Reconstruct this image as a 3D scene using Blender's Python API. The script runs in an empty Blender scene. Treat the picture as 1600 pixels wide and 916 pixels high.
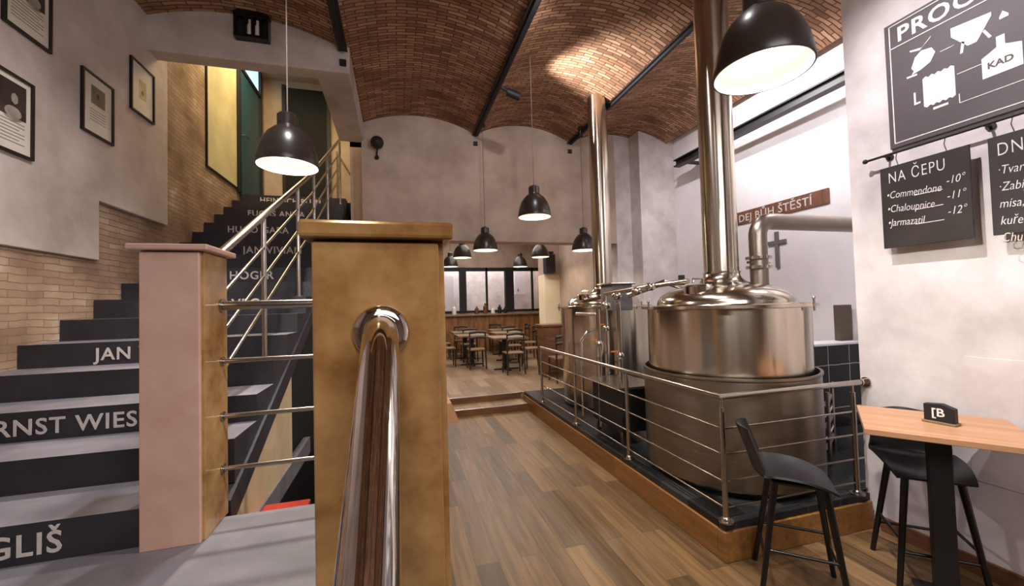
import bpy, bmesh, math, random
from math import sin, cos, pi, radians, sqrt
from mathutils import Vector, Matrix
random.seed(7)
scene = bpy.context.scene
col = scene.collection

# ------------------------------------------------------------------ camera
F, YAW, PITCH, ROLL, EYE = 634.6, 0.27554, 0.029495, -0.027243, 1.65
fwd = Vector((sin(YAW)*cos(PITCH), cos(YAW)*cos(PITCH), sin(PITCH)))
rgt = Vector((cos(YAW), -sin(YAW), 0))
upv = rgt.cross(fwd)
r2 = rgt*cos(ROLL) + upv*sin(ROLL)
u2 = -rgt*sin(ROLL) + upv*cos(ROLL)
cd = bpy.data.cameras.new('camera')
cd.sensor_width = 36; cd.lens = 36*F/1600; cd.clip_start = 0.02; cd.clip_end = 100
cam = bpy.data.objects.new('camera', cd); col.objects.link(cam)
M = Matrix((r2, u2, -fwd)).transposed().to_4x4(); M.translation = (0, 0, EYE)
cam.matrix_world = M
scene.camera = cam

# ------------------------------------------------------------------ world, light, exposure
vs = scene.view_settings
vs.view_transform = 'Standard'; vs.look = 'None'; vs.gamma = 1; vs.use_curve_mapping = False
vs.exposure = 0.35
w = bpy.data.worlds.new('world'); scene.world = w; w.use_nodes = True
w.node_tree.nodes['Background'].inputs[0].default_value = (.9, .78, .7, 1)
w.node_tree.nodes['Background'].inputs[1].default_value = .15

def aim(o, d):
    o.rotation_euler = Vector(d).to_track_quat('-Z', 'Y').to_euler()
def area(name, loc, d, size, power, c, size_y=None):
    l = bpy.data.lights.new(name, 'AREA'); l.energy = power; l.color = c; l.size = size
    if size_y: l.shape = 'RECTANGLE'; l.size_y = size_y
    o = bpy.data.objects.new(name, l); col.objects.link(o); o.location = loc; aim(o, d); return o
def spot(name, loc, target, power, c, ang=60, blend=.6, r=.05):
    l = bpy.data.lights.new(name, 'SPOT'); l.energy = power; l.color = c
    l.spot_size = radians(ang); l.spot_blend = blend; l.shadow_soft_size = r
    o = bpy.data.objects.new(name, l); col.objects.link(o); o.location = loc
    aim(o, Vector(target)-Vector(loc)); return o
def point(name, loc, power, c, r=.1):
    l = bpy.data.lights.new(name, 'POINT'); l.energy = power; l.color = c; l.shadow_soft_size = r
    o = bpy.data.objects.new(name, l); col.objects.link(o); o.location = loc; return o
WARM = (1, .86, .70); PINK = (1, .955, .985); YEL = (1, .78, .42)
area('room_fill', (.7, -2.2, 3.6), (.05, .9, -.42), 2.6, 72, PINK, 1.6)
spot('track_spot_recess', (3.22, 4.1, 4.5), (5.0, 4.2, 2.9), 150, (1, .95, .97), 140, .7, .05)
area('brewhouse_light', (4.2, 2.6, 3.9), (.1, .5, -1), .5, 16, (1, .95, .97))
area('stair_top_light', (-1.5, 6.6, 5.8), (-.1, .1, -1), .8, 62, YEL, 1.8)
area('hall_light', (2.2, 10, 4.1), (0, 0, -1), 2.0, 95, (1, .92, .86), 5)
area('bar_back_light', (2.6, 14.3, 4.0), (0, .2, -1), 4.0, 90, (1, .95, .97), .6)
spot('vault_spot', (1.62, 5.0, 4.36), (2.9, 4.65, 4.62), 260, PINK, 80, .9)
spot('track_spot_boards', (1.36, 1.75, 4.42), (3.25, 1.45, 2.0), 340, PINK, 75, .9, .025)
spot('track_spot_stairs', (-.5, 2.4, 4.42), (-2.2, 3.0, 1.2), 150, PINK, 85, .9, .04)
spot('far_wall_fill', (1.36, 3.2, 4.42), (1.6, 6.7, 3.2), 80, PINK, 100, .9, .04)  # unseen extra spot, added to brighten the far wall
spot('track_spot_kettle', (1.36, 2.6, 4.42), (2.6, 2.9, 1.2), 140, PINK, 70, .9, .04)
spot('newel_spot', (-.3, -.7, 3.9), (-.05, .8, 1.3), 52, YEL, 60, .9, .12)

# ------------------------------------------------------------------ materials
def lin(c):
    return tuple(((v/255)/12.92 if v/255 <= .04045 else ((v/255+.055)/1.055)**2.4) for v in c) + (1,)
def base(name, rough=.5, metal=0., spec=None):
    m = bpy.data.materials.new(name); m.use_nodes = True
    nt = m.node_tree; b = nt.nodes['Principled BSDF']
    b.inputs['Roughness'].default_value = rough; b.inputs['Metallic'].default_value = metal
    if spec is not None: b.inputs['Specular IOR Level'].default_value = spec
    return m, nt, b
def N(nt, t, **kw):
    n = nt.nodes.new(t)
    for k, v in kw.items():
        if k in n.inputs: n.inputs[k].default_value = v
        else: setattr(n, k, v)
    return n
def coords(nt, scale=(1, 1, 1), uv=False, rot=(0, 0, 0), loc=(0, 0, 0)):
    tc = N(nt, 'ShaderNodeTexCoord'); mp = N(nt, 'ShaderNodeMapping')
    mp.inputs['Scale'].default_value = scale; mp.inputs['Rotation'].default_value = rot; mp.inputs['Location'].default_value = loc
    nt.links.new(tc.outputs['UV' if uv else 'Object'], mp.inputs['Vector']); return mp.outputs[0]
def ramp(nt, fac, stops):
    r = N(nt, 'ShaderNodeValToRGB'); e = r.color_ramp.elements
    while len(e) < len(stops): e.new(.5)
    for i, (p, c) in enumerate(stops): e[i].position = p; e[i].color = c
    nt.links.new(fac, r.inputs[0]); return r.outputs[0]
def bump(nt, b, h, strength=.3, dist=.01):
    bp = N(nt, 'ShaderNodeBump'); bp.inputs['Strength'].default_value = strength; bp.inputs['Distance'].default_value = dist
    nt.links.new(h, bp.inputs['Height']); nt.links.new(bp.outputs[0], b.inputs['Normal'])
def mottled(name, c1, c2, scale=3., rough=.6, metal=0., det=6, bmp=.0, stretch=(1, 1, 1), lo=.35, hi=.65, spec=None):
    m, nt, b = base(name, rough, metal, spec)
    n = N(nt, 'ShaderNodeTexNoise'); n.inputs['Scale'].default_value = scale; n.inputs['Detail'].default_value = det
    n.inputs['Roughness'].default_value = .6
    nt.links.new(coords(nt, stretch), n.inputs['Vector'])
    nt.links.new(ramp(nt, n.outputs['Fac'], [(lo, lin(c1)), (hi, lin(c2))]), b.inputs['Base Color'])
    if bmp: bump(nt, b, n.outputs['Fac'], bmp, .01)
    return m
def plain(name, c, rough=.5, metal=0., spec=None):
    m, nt, b = base(name, rough, metal, spec)
    n = N(nt, 'ShaderNodeTexNoise'); n.inputs['Scale'].default_value = 40; n.inputs['Detail'].default_value = 3
    nt.links.new(coords(nt), n.inputs['Vector'])
    d = tuple(max(0, v*.93) for v in c)
    nt.links.new(ramp(nt, n.outputs['Fac'], [(.3, lin(d)), (.7, lin(c))]), b.inputs['Base Color'])
    return m
def emit(name, c, s):
    m, nt, b = base(name); b.inputs['Base Color'].default_value = lin(c)
    b.inputs['Emission Color'].default_value = lin(c); b.inputs['Emission Strength'].default_value = s; return m

def brickmat(name, cols, mortar, bw, rh, uv=True, swap=False, rough=.8, ms=.012, bmp=.5, axis=None, mixw=.5, wob=.02, off=.5):
    m, nt, b = base(name, rough, 0, .25)
    v = coords(nt, uv=uv)
    if swap:
        s = N(nt, 'ShaderNodeSeparateXYZ'); c = N(nt, 'ShaderNodeCombineXYZ'); nt.links.new(v, s.inputs[0])
        nt.links.new(s.outputs[1], c.inputs[0]); nt.links.new(s.outputs[0], c.inputs[1]); v = c.outputs[0]
    if axis:
        s = N(nt, 'ShaderNodeSeparateXYZ'); c = N(nt, 'ShaderNodeCombineXYZ'); nt.links.new(v, s.inputs[0])
        nt.links.new(s.outputs[axis[0]], c.inputs[0]); nt.links.new(s.outputs[axis[1]], c.inputs[1]); v = c.outputs[0]
    nz = N(nt, 'ShaderNodeTexNoise'); nz.inputs['Scale'].default_value = 7; nz.inputs['Detail'].default_value = 2
    nt.links.new(v, nz.inputs['Vector'])
    mx = N(nt, 'ShaderNodeVectorMath', operation='MULTIPLY_ADD')
    nt.links.new(nz.outputs['Color'], mx.inputs[0]); mx.inputs[1].default_value = (wob, wob, 0); nt.links.new(v, mx.inputs[2])
    br = N(nt, 'ShaderNodeTexBrick'); nt.links.new(mx.outputs[0], br.inputs['Vector'])
    br.inputs['Scale'].default_value = 1; br.inputs['Brick Width'].default_value = bw; br.inputs['Row Height'].default_value = rh
    br.inputs['Mortar Size'].default_value = ms; br.inputs['Mortar Smooth'].default_value = .3; br.offset = off; br.inputs['Bias'].default_value = 0
    br.inputs['Color1'].default_value = (0, 0, 0, 1); br.inputs['Color2'].default_value = (1, 1, 1, 1); br.inputs['Mortar'].default_value = (.5, .5, .5, 1)
    n2 = N(nt, 'ShaderNodeTexNoise'); n2.inputs['Scale'].default_value = 2.2; n2.inputs['Detail'].default_value = 8
    nt.links.new(v, n2.inputs['Vector'])
    a = N(nt, 'ShaderNodeMix', data_type='FLOAT'); a.inputs[0].default_value = mixw
    nt.links.new(br.outputs['Color'], a.inputs[2]); nt.links.new(n2.outputs['Fac'], a.inputs[3])
    k = len(cols)-1
    c = ramp(nt, a.outputs[0], [(.2+.6*i/k, lin(q)) for i, q in enumerate(cols)])
    mix = N(nt, 'ShaderNodeMix', data_type='RGBA')
    nt.links.new(br.outputs['Fac'], mix.inputs[0]); nt.links.new(c, mix.inputs[6]); mix.inputs[7].default_value = lin(mortar)
    nt.links.new(mix.outputs[2], b.inputs['Base Color'])
    inv = N(nt, 'ShaderNodeMath', operation='SUBTRACT'); inv.inputs[0].default_value = 1; nt.links.new(br.outputs['Fac'], inv.inputs[1])
    ad = N(nt, 'ShaderNodeMath', operation='MULTIPLY_ADD'); nt.links.new(n2.outputs['Fac'], ad.inputs[0]); ad.inputs[1].default_value = .5
    nt.links.new(inv.outputs[0], ad.inputs[2]); bump(nt, b, ad.outputs[0], bmp, .012)
    return m
def woodmat(name, cols, bw, rh, swap=False, rough=.4, axis=None, grain=(1, 14, 14), rot=(0, 0, 0), loc=(0, 0, 0)):
    """planks: long side along x (or y when swap)"""
    m, nt, b = base(name, rough, 0, .4)
    v = coords(nt, rot=rot, loc=loc)
    s = N(nt, 'ShaderNodeSeparateXYZ'); c = N(nt, 'ShaderNodeCombineXYZ'); nt.links.new(v, s.inputs[0])
    ia, ib = (1, 0) if swap else (0, 1)
    if axis: ia, ib = axis
    ic = 3-ia-ib
    nt.links.new(s.outputs[ia], c.inputs[0]); nt.links.new(s.outputs[ib], c.inputs[1]); nt.links.new(s.outputs[ic], c.inputs[2]); v = c.outputs[0]
    br = N(nt, 'ShaderNodeTexBrick'); nt.links.new(v, br.inputs['Vector'])
    br.inputs['Scale'].default_value = 1; br.inputs['Brick Width'].default_value = bw; br.inputs['Row Height'].default_value = rh
    br.inputs['Mortar Size'].default_value = .0012; br.inputs['Mortar Smooth'].default_value = .1; br.offset = .37
    br.inputs['Color1'].default_value = (0, 0, 0, 1); br.inputs['Color2'].default_value = (1, 1, 1, 1); br.inputs['Mortar'].default_value = (.3, .3, .3, 1)
    mp = N(nt, 'ShaderNodeMapping'); mp.inputs['Scale'].default_value = grain
    ofs = N(nt, 'ShaderNodeVectorMath', operation='MULTIPLY_ADD')
    nt.links.new(br.outputs['Color'], ofs.inputs[0]); ofs.inputs[1].default_value = (9, 5, 3); nt.links.new(v, ofs.inputs[2])
    nt.links.new(ofs.outputs[0], mp.inputs['Vector'])
    n2 = N(nt, 'ShaderNodeTexNoise'); n2.inputs['Scale'].default_value = 2.0; n2.inputs['Detail'].default_value = 7; n2.inputs['Distortion'].default_value = .6
    nt.links.new(mp.outputs[0], n2.inputs['Vector'])
    a = N(nt, 'ShaderNodeMix', data_type='FLOAT'); a.inputs[0].default_value = .62
    nt.links.new(br.outputs['Color'], a.inputs[2]); nt.links.new(n2.outputs['Fac'], a.inputs[3])
    k = len(cols)-1
    cc = ramp(nt, a.outputs[0], [(.22+.5*i/k, lin(q)) for i, q in enumerate(cols)])
    mix = N(nt, 'ShaderNodeMix', data_type='RGBA'); mix.inputs[7].default_value = lin(tuple(v*.45 for v in cols[0]))
    nt.links.new(br.outputs['Fac'], mix.inputs[0]); nt.links.new(cc, mix.inputs[6]); nt.links.new(mix.outputs[2], b.inputs['Base Color'])
    bump(nt, b, n2.outputs['Fac'], .12, .004)
    return m
def steelmat(name, c=(205, 194, 178), rough=.2, streak=(9, 9, .2), aniso=.85, amount=.05, rot=.25):
    m, nt, b = base(name, rough, 1.)
    n = N(nt, 'ShaderNodeTexNoise'); n.inputs['Scale'].default_value = 2; n.inputs['Detail'].default_value = 2
    nt.links.new(coords(nt, streak), n.inputs['Vector'])
    d = tuple(v*.93 for v in c)
    nt.links.new(ramp(nt, n.outputs['Fac'], [(.3, lin(d)), (.7, lin(c))]), b.inputs['Base Color'])
    b.inputs['Anisotropic'].default_value = aniso; b.inputs['Anisotropic Rotation'].default_value = rot
    mr = N(nt, 'ShaderNodeMapRange'); nt.links.new(n.outputs['Fac'], mr.inputs[0])
    mr.inputs[3].default_value = rough-amount*.5; mr.inputs[4].default_value = rough+amount*.5
    nt.links.new(mr.outputs[0], b.inputs['Roughness'])
    return m

m_plaster = mottled('plaster', (184, 174, 172), (222, 214, 212), 2.6, .85, bmp=.35, det=9, lo=.3, hi=.7)
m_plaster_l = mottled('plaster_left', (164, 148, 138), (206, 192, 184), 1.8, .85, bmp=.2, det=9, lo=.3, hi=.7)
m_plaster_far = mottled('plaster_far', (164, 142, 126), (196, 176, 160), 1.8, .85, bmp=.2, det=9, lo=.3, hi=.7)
m_white = mottled('white_paint', (232, 228, 230), (242, 238, 240), 2, .7)
m_brick = brickmat('vault_brick', [(106, 76, 56), (142, 104, 76), (172, 130, 98), (204, 166, 136)], (84, 64, 50), .21, .05, ms=.007, wob=.03, mixw=.62)
m_stone = brickmat('old_masonry', [(92, 74, 62), (134, 108, 88), (166, 140, 118), (212, 196, 182)], (126, 104, 86), .27, .05, uv=False, rough=.85, ms=.003, bmp=.9, axis=(1, 2), mixw=.9, wob=.03)
m_floor = woodmat('oak_floor', [(66, 48, 32), (92, 70, 46), (112, 86, 57), (134, 104, 70)], 1.3, .15, swap=True, rough=.42)
m_hallfloor = woodmat('hall_floor', [(104, 82, 62), (136, 112, 88), (158, 134, 110)], 1.2, .2, swap=True, rough=.4)
m_landing = mottled('grey_screed', (112, 110, 117), (140, 138, 146), 2.5, .55, det=8, bmp=.05)
m_tread = mottled('grey_tread', (106, 103, 110), (134, 130, 138), 3, .6, det=6)
m_riser = mottled('black_riser', (36, 35, 41), (50, 48, 55), 4, .5)
m_letter = plain('white_letter', (215, 208, 204), .6)
m_marble = mottled('golden_marble', (122, 84, 42), (196, 158, 106), 5.5, .14, det=12, lo=.32, hi=.7, spec=.5)
m_pink_lit = mottled('pink_lit_marble', (192, 154, 136), (214, 180, 164), 5, .35, det=10, lo=.3, hi=.7)  # pink light put into the stone colour of the left pillar's front
m_steel = steelmat('brushed_steel')
m_dome = steelmat('polished_dome_steel', (205, 196, 180), .16, (3, 3, 3), 0, .04)
m_steel_h = steelmat('satin_steel_skirt', (146, 132, 116), .36, (1, 1, 30), .5, .06)
m_pipe = steelmat('polished_pipe', (208, 200, 190), .15, (3, 3, 3), 0, .03)
m_chrome = plain('chrome', (215, 208, 202), .06, 1.)
m_rail = plain('railing_steel', (182, 174, 166), .24, 1.)
m_black = plain('black_lacquer', (14, 13, 14), .28)
m_blackmat = plain('black_matt', (18, 17, 18), .6)
m_beam = plain('black_steel_beam', (26, 23, 22), .45)
m_seat = plain('black_polypropylene', (26, 24, 27), .38)
m_shade = plain('dark_shade_enamel', (50, 43, 38), .3)
m_lining = plain('white_shade_lining', (250, 248, 240), .5)
m_bulb = emit('bulb_glow', (255, 240, 215), 9)
m_cord = plain('grey_cord', (150, 140, 130), .6)
m_tile = brickmat('slate_tile', [(22, 24, 26), (38, 40, 42), (54, 56, 58)], (70, 66, 60), .3, .3, uv=False, rough=.28, ms=.004, bmp=.15)
m_tilewall = brickmat('black_wall_tile', [(14, 14, 16), (24, 24, 26), (30, 30, 32)], (150, 146, 144), .31, .23, uv=True, rough=.2, ms=.006, bmp=.1, off=0)
m_plinth = woodmat('plinth_oak', [(96, 62, 30), (134, 92, 48), (160, 114, 62)], 2.2, .4, axis=(1, 2), rough=.4)
m_table = woodmat('table_oak', [(156, 112, 80), (182, 138, 102), (200, 158, 122)], 60, 60, rough=.4, rot=(0, 0, radians(53)), loc=(20, 20, 0))
m_board = mottled('chalkboard', (34, 28, 26), (46, 38, 35), 3, .55)
m_sign = mottled('grey_sign', (70, 62, 64), (78, 70, 72), 2, .6)
m_chalk = plain('chalk', (226, 220, 214), .9)
m_paper = mottled('paper', (206, 196, 182), (222, 212, 198), 2, .8)
m_photo = mottled('dark_photo', (26, 20, 18), (66, 54, 48), 5, .5)
m_photo2 = mottled('grey_photo', (86, 78, 70), (120, 110, 98), 5, .5)
m_skin = mottled('grey_print', (130, 120, 110), (168, 156, 144), 9, .6)
m_drawing = mottled('ochre_print', (170, 150, 100), (196, 180, 136), 6, .7)
m_ink = plain('ink_lines', (120, 112, 104), .8)
m_frame = plain('black_frame', (20, 16, 14), .4)
m_teal = plain('teal_door', (38, 74, 88), .4)
m_glow = emit('transom_daylight', (150, 200, 215), 1.6)
m_cream = mottled('cream_poster', (168, 156, 118), (196, 186, 146), 1.5, .7)
m_dark = plain('dark_void_black', (8, 9, 9), .8)
m_brown = mottled('brown_wood', (84, 52, 30), (118, 78, 46), 2, .5, stretch=(1, 1, 8))
m_signwood = mottled('sign_wood', (92, 56, 40), (130, 84, 62), 4, .6, stretch=(1, 5, 1))
m_iron = plain('grey_iron', (112, 106, 108), .6)
m_vapour = steelmat('dull_steel_pipe', (150, 138, 128), .34, (3, 3, 3), 0, .04)
m_boiler = plain('brown_paint', (92, 78, 68), .6)
m_red = plain('red_paint', (190, 60, 44), .4)
m_valve = plain('orange_handle', (200, 96, 40), .5)
m_skirting = woodmat('skirting_oak', [(96, 60, 44), (128, 84, 60), (150, 104, 78)], 2, .5, axis=(1, 2), rough=.45)
m_chairwood = plain('dark_chair_wood', (44, 32, 24), .45)
m_tabletop = plain('pale_table_top', (128, 104, 80), .5)
m_barwood = mottled('bar_wood', (104, 66, 34), (146, 100, 56), 2.5, .5, stretch=(4, 1, 1))
m_glass = bpy.data.materials.new('pane_glass'); m_glass.use_nodes = True
_nt = m_glass.node_tree; _nt.nodes.remove(_nt.nodes['Principled BSDF'])
_t = N(_nt, 'ShaderNodeBsdfTransparent'); _g = N(_nt, 'ShaderNodeBsdfGlossy'); _g.inputs['Roughness'].default_value = .03
_f = N(_nt, 'ShaderNodeFresnel'); _x = N(_nt, 'ShaderNodeMixShader'); _nt.links.new(_f.outputs[0], _x.inputs[0])
_nt.links.new(_t.outputs[0], _x.inputs[1]); _nt.links.new(_g.outputs[0], _x.inputs[2]); _nt.links.new(_x.outputs[0], _nt.nodes['Material Output'].inputs[0])
m_whiteboard = plain('bright_white', (236, 234, 238), .6)

# ------------------------------------------------------------------ mesh builder
class MB:
    def __init__(s): s.v = []; s.f = []; s.m = []; s.uv = None
    def add(s, vs, fs, mi=0):
        o = len(s.v); s.v += [Vector(p) for p in vs]
        s.f += [tuple(i+o for i in f) for f in fs]; s.m += [mi]*len(fs); return s
    def hexa(s, c, mi=0):
        return s.add(c, [(0, 3, 2, 1), (4, 5, 6, 7), (0, 1, 5, 4), (1, 2, 6, 5), (2, 3, 7, 6), (3, 0, 4, 7)], mi)
    def box(s, x0, x1, y0, y1, z0, z1, mi=0):
        return s.hexa([(x0, y0, z0), (x1, y0, z0), (x1, y1, z0), (x0, y1, z0), (x0, y0, z1), (x1, y0, z1), (x1, y1, z1), (x0, y1, z1)], mi)
    def obox(s, c, ax, ay, az, mi=0):
        c, ax, ay, az = map(Vector, (c, ax, ay, az))
        return s.hexa([c-ax-ay-az, c+ax-ay-az, c+ax+ay-az, c-ax+ay-az, c-ax-ay+az, c+ax-ay+az, c+ax+ay+az, c-ax+ay+az], mi)
    def bar(s, a, b, wx, wz, mi=0):
        a, b = Vector(a), Vector(b); d = (b-a); L = d.length; d.normalize()
        u = Vector((0, 0, 1)) if abs(d.z) < .95 else Vector((0, 1, 0))
        x = d.cross(u).normalized(); z = x.cross(d)
        return s.obox((a+b)/2, x*wx/2, d*L/2, z*wz/2, mi)
    def tube(s, pts, r, n=12, mi=0, cap=True):
        pts = [Vector(p) for p in pts]; k = len(pts)
        rs = r if isinstance(r, (list, tuple)) else [r]*k
        rings = []; px = None
        for i, p in enumerate(pts):
            d = (pts[min(i+1, k-1)]-pts[max(i-1, 0)]).normalized()
            if px is None:
                u = Vector((0, 0, 1)) if abs(d.z) < .9 else Vector((1, 0, 0)); px = d.cross(u).normalized()
            else: px = (px - d*px.dot(d)).normalized()
            py = d.cross(px)
            rings.append([p+(px*cos(2*pi*j/n)+py*sin(2*pi*j/n))*rs[i] for j in range(n)])
        vs = [q for g in rings for q in g]; fs = []
        for i in range(k-1):
            for j in range(n):
                fs.append((i*n+j, (i+1)*n+j, (i+1)*n+(j+1) % n, i*n+(j+1) % n))
        if cap: fs += [tuple(range(n)), tuple(reversed(range((k-1)*n, k*n)))]
        return s.add(vs, fs, mi)
    def lathe(s, prof, c=(0, 0, 0), n=32, mi=0, close=False):
        c = Vector(c); vs = []; fs = []; k = len(prof)
        for r, z in prof:
            for j in range(n): vs.append(c+Vector((r*cos(2*pi*j/n), r*sin(2*pi*j/n), z)))
        for i in range(k-1 if not close else k):
            i2 = (i+1) % k
            for j in range(n): fs.append((i*n+j, i*n+(j+1) % n, i2*n+(j+1) % n, i2*n+j))
        if not close:
            if prof[0][0] > 1e-4: fs.append(tuple(reversed(range(n))))
            if prof[-1][0] > 1e-4: fs.append(tuple(range((k-1)*n, k*n)))
        return s.add(vs, fs, mi)
    def prism(s, poly, a, mi=0):
        a = Vector(a); k = len(poly); vs = [Vector(p) for p in poly]+[Vector(p)+a for p in poly]
        fs = [tuple(reversed(range(k))), tuple(range(k, 2*k))]+[(i, (i+1) % k, k+(i+1) % k, k+i) for i in range(k)]
        return s.add(vs, fs, mi)
    def ball(s, c, r, n=16, k=8, sc=(1, 1, 1), mi=0):
        c = Vector(c); vs = [c+Vector((0, 0, -r*sc[2]))]; fs = []
        for i in range(1, k):
            t = -pi/2+pi*i/k
            for j in range(n): vs.append(c+Vector((r*cos(t)*cos(2*pi*j/n)*sc[0], r*cos(t)*sin(2*pi*j/n)*sc[1], r*sin(t)*sc[2])))
        vs.append(c+Vector((0, 0, r*sc[2]))); e = len(vs)-1
        for j in range(n):
            fs.append((0, 1+(j+1) % n, 1+j)); fs.append((e, e-n+j, e-n+(j+1) % n))
        for i in range(k-2):
            for j in range(n): fs.append((1+i*n+j, 1+i*n+(j+1) % n, 1+(i+1)*n+(j+1) % n, 1+(i+1)*n+j))
        return s.add(vs, fs, mi)
    def build(s, name, mats, parent=None, smooth=False, bevel=0., seg=2, label=None):
        off = Vector((0, 0, 0)); p = parent
        while p is not None: off += p.location; p = p.parent
        me = bpy.data.meshes.new(name)
        me.from_pydata([v-off for v in s.v], [], s.f)
        if not isinstance(mats, (list, tuple)): mats = [mats]
        for m in mats: me.materials.append(m)
        for i, pl in enumerate(me.polygons): pl.material_index = s.m[i]
        bm = bmesh.new(); bm.from_mesh(me); bmesh.ops.recalc_face_normals(bm, faces=bm.faces); bm.to_mesh(me); bm.free()
        if smooth:
            for pl in me.polygons: pl.use_smooth = True
            try: me.set_sharp_from_angle(angle=radians(38))
            except Exception: pass
        o = bpy.data.objects.new(name, me); col.objects.link(o)
        if parent is not None: o.parent = parent
        if bevel:
            b = o.modifiers.new('bevel', 'BEVEL'); b.width = bevel; b.segments = seg; b.limit_method = 'ANGLE'; b.angle_limit = radians(40)
        if label: o['label'] = label
        return o
def tag(o, label, cat, group=None, kind=None):
    o['label'] = label; o['category'] = cat
    if group: o['group'] = group
    if kind: o['kind'] = kind
    return o
def thing(name, label, cat, loc=(0, 0, 0), group=None):
    o = bpy.data.objects.new(name, None); col.objects.link(o); o.location = loc; o.empty_display_size = .1
    return tag(o, label, cat, group)
def struct(name, mb, mat, **kw):
    o = mb.build(name, mat, **kw); o['kind'] = 'structure'; return o
def copy_tree(o, parent=None):
    c = o.copy(); col.objects.link(c)
    if parent is not None: c.parent = parent
    for ch in list(o.children): copy_tree(ch, c)
    return c
def arcpts(c, r, a0, a1, n, ex, ey):
    c, ex, ey = Vector(c), Vector(ex), Vector(ey)
    return [c+ex*r*cos(a0+(a1-a0)*i/n)+ey*r*sin(a0+(a1-a0)*i/n) for i in range(n+1)]
def text(name, s, size, mat, parent, org, xd, yd, align='LEFT', ext=.001, sx=1., bold=0., spacing=1., shear=0.):
    def mesh_of(q):
        cu = bpy.data.curves.new(name, 'FONT'); cu.body = q; cu.size = size; cu.extrude = ext
        cu.offset = bold; cu.space_character = spacing; cu.shear = shear; cu.resolution_u = 3
        t = bpy.data.objects.new(name+'_c', cu); col.objects.link(t); bpy.context.view_layer.update()
        me = bpy.data.meshes.new_from_object(t.evaluated_get(bpy.context.evaluated_depsgraph_get()))
        bpy.data.objects.remove(t); bpy.data.curves.remove(cu)
        return me, max(v.co.x for v in me.vertices)
    full, wd = mesh_of(s); bpy.data.meshes.remove(full)
    sh = {'LEFT': 0, 'RIGHT': -wd, 'CENTER': -wd/2}[align]
    xd, yd, org = Vector(xd).normalized(), Vector(yd).normalized(), Vector(org); zd = xd.cross(yd)
    off = Vector((0, 0, 0)); p = parent
    while p is not None: off += p.location; p = p.parent
    words_ = s.split(); o = None
    for i, wd_ in enumerate(words_):
        me, mx = mesh_of(wd_)
        if i:
            pm, px_ = mesh_of(' '.join(words_[:i+1])); bpy.data.meshes.remove(pm); dx = px_-mx
        else: dx = 0
        for v in me.vertices: v.co = org+xd*(v.co.x+dx+sh)*sx+yd*v.co.y+zd*v.co.z-off
        me.materials.clear(); me.materials.append(mat); me.name = name
        o = bpy.data.objects.new(name, me); col.objects.link(o); o.parent = parent
    return o

# ================================================================== THE SETTING
XL, XR, XB = -2.35, 3.25, 5.0        # left wall, right wall, back of the brewing recess
YF, YA, YB = 6.7, 4.78, -3.0         # far wall, stair lintel wall, wall behind
ZS, RISE = 4.56, .22                 # vault springing
BX = [-.535, 1.32, 3.05, 4.85]
WELL = .05
struct('floor', MB().box(WELL, XB+.1, YB, YF-.05, -.1, 0).box(XL-.1, WELL, YB, .75, -.1, 0), m_floor)
struct('floor_stairwell', MB().box(XL-.1, WELL, .75, 6.6, -.7, -.6), m_dark)  # near-black colour stands in for the shade down the stairwell
struct('floor_hall', MB().box(-.5, 4.0, 6.5, 9.95, -.1, .2).box(-.5, 5.3, 9.95, 15.2, -.1, .2), m_hallfloor)
struct('trim_1', MB().box(WELL+.2, 1.94, 6.12, 6.5, 0, .1), m_hallfloor, bevel=.006)
struct('trim_4', MB().box(WELL+.2, 1.94, 6.105, 6.119, 0, .087).box(-.3, 1.94, 6.484, 6.499, .1, .186), m_brown)
struct('trim_2', MB().box(WELL+.2, 1.94, 6.105, 6.125, .088, .104).box(-.3, 1.97, 6.485, 6.51, .186, .204), m_rail, bevel=.003)
struct('floor_landing', MB().box(XL, .06, .72, 2.23, 0, .7), m_landing, bevel=.01)
# side wall at the right (white plaster), its skirting
struct('wall_right', MB().box(XR, XR+.3, YB, 2.19, -.05, 5.0), m_plaster)
struct('baseboard_right', MB().box(XR-.02, XR, YB, 2.1, 0, .1), m_skirting, bevel=.004)
# brewing recess
struct('wall_recess', MB().box(XB, XB+.2, 1.9, YF+.2, -.1, 5.0), m_white)
struct('wall_recess_return', MB().box(XR+.3, XB+.2, 1.9, 2.19, -.05, 5.0), m_white)
# far wall with the wide opening to the hall, and the pier beside it
far = MB().box(-.5, -.2, YF, YF+.3, 0, 5.0).box(-.2, 3.95, YF, YF+.3, 2.74, 5.0)
struct('wall_far_right', MB().box(3.95, XB+.1, YF, YF+.3, 0, 5.0), m_plaster)  # paler plaster carries the light this strip gets from the recess
struct('wall_far', far, m_plaster_far)
struct('wall_far_pier', MB().box(4.27, XB, 6.38, YF, .24, 5.0), m_plaster, bevel=.01)
struct('wall_back', MB().box(XL-.2, XR+.3, YB-.2, YB, -.1, 5.0), m_plaster_l)
# left wall: layered stone with a plaster coat ending in steps
struct('wall_left', MB().box(XL-.25, XL-.035, YB, 9.2, -.7, 6.2), m_stone)
pp = [(YB, 2.11), (4.12, 2.11), (4.12, 2.6), (5.16, 2.6), (5.16, 5.0), (YB, 5.0)]
struct('wall_left_plaster', MB().prism([(XL-.04, y, z) for y, z in pp], (.04, 0, 0)), m_plaster_l, bevel=.006)
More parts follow.
